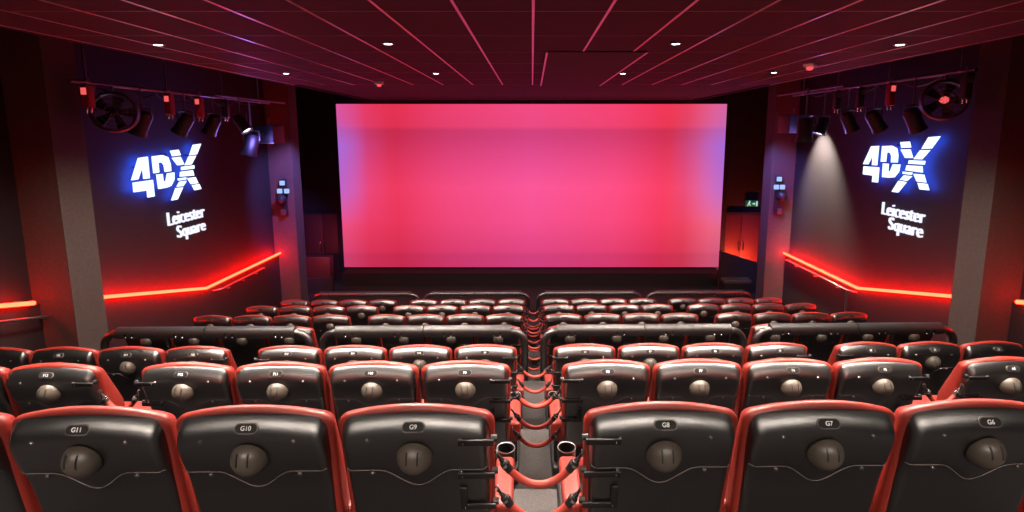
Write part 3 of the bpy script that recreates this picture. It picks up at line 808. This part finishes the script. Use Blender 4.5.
cable(-1, zL, [6.9, 7.6, 8.1, 8.9, 9.4, 10.3, 11.0], 'black cable looping along the left rig pipe')
cable(1, zR, [7.0, 7.5, 8.3, 8.8, 9.6, 10.2, 11.0], 'black cable looping along the right rig pipe')
def cluster(sx, lb, pts):
    root = empty('signal_unit', at_y(*pts[0], 13.26)); tag(root, lb, 'light unit', 'small light units on the far columns')
    o = root.location
    b = MB(); zz = [at_y(*p, 13.26).z for p in pts]; b.box((-.08, .0, min(zz) - o.z - .1), (.08, .04, max(zz) - o.z + .1), M['rig']); b.build('back_plate', root)
    for i, p in enumerate(pts[:3]):
        q = at_y(*p, 13.26) - o; b = MB(); w = .06
        b.rbox((q.x - w, -.05, q.z - w), (q.x + w, .01, q.z + w), .012, M['bluelight']); b.build('blue_light', root)
    q = at_y(*pts[3], 13.26) - o
    b = MB(); bm = bmesh.new(); bmesh.ops.create_uvsphere(bm, u_segments=14, v_segments=10, radius=.13, matrix=Matrix.Translation((q.x, -.1, q.z)))
    bm.verts.index_update(); b.add([v.co[:] for v in bm.verts], [tuple(v.index for v in f.verts) for f in bm.faces], M['rig'], True); bm.free(); b.build('camera_ball', root)
    q = at_y(*pts[4], 13.26) - o
    b = MB(); b.rbox((q.x - .06, -.07, q.z - .08), (q.x + .06, .01, q.z + .08), .02, M['steel']); b.build('sensor_box', root)
cluster(-1, 'small unit with blue lights on the far left column', [(282.5, 183), (280, 191), (287, 191), (283, 199), (284, 212)])
cluster(1, 'small unit with blue lights on the far right column', [(779, 179), (776, 187), (782, 187), (780, 196), (779, 211)])

# ------------------------------------------------------------------ light sources of the room
# lit stage lamp on the right rig grazes the wall
o = light('stage_wash', 'SPOT', (6.45, 12.15, 5.3), 2800, (1.0, .88, .74), .05, spot=1.1, blend=.9)
aim(o, (7.0, 12.05, 3.6))
# blue and violet stage lamps
o = light('blue_wash_left', 'SPOT', (-4.9, 11.7, 5.3), 1400, (.25, .22, 1.0), .08, spot=.9, blend=.8); aim(o, (-6.7, 13.4, 3.0))
o = light('blue_wash_right', 'SPOT', (4.9, 11.7, 5.3), 1200, (.28, .22, 1.0), .08, spot=.9, blend=.8); aim(o, (6.7, 13.4, 3.0))
o = light('rig_blue_left', 'POINT', (-5.75, 10.4, 4.6), 30, (.25, .2, 1.0), .12)
o = light('rig_blue_right', 'POINT', (5.75, 10.4, 4.6), 30, (.25, .2, 1.0), .12)
# red floods by the exits
light('exit_glow_right', 'AREA', (6.85, 15.2, .2), 170, (1, .09, .03), 1.0, None, sy=.1); o = bpy.data.objects['exit_glow_right']; aim(o, (6.9, 16.2, 1.5))
light('exit_glow_left', 'AREA', (-6.6, 14.0, 1.2), 14, (1, .06, .04), .5, None, sy=.1); o = bpy.data.objects['exit_glow_left']; aim(o, (-6.5, 16.2, .9))
# ------------------------------------------------------------------ world, camera, view
w = bpy.data.worlds.new('World'); S.world = w; w.use_nodes = True
w.node_tree.nodes['Background'].inputs[0].default_value = (.004, .002, .003, 1)
cd = bpy.data.cameras.new('Camera'); cam = bpy.data.objects.new('Camera', cd); COL.objects.link(cam)
cam.location = (0, 0, HC); cam.rotation_euler = (PI / 2 - TH, 0, 0)
cd.sensor_width = 36; cd.lens = F * 36 / 1024; cd.clip_start = .05; cd.clip_end = 100
cd.shift_x = -(PPX - 512) / 1024; cd.shift_y = -(256 - PPY) / 1024
S.camera = cam
vs = S.view_settings; vs.view_transform = 'Standard'; vs.look = 'None'; vs.exposure = 0; vs.gamma = 1; vs.use_curve_mapping = False
S.cycles.use_denoising = True
S.cycles.max_bounces = 6; S.cycles.use_light_tree = False
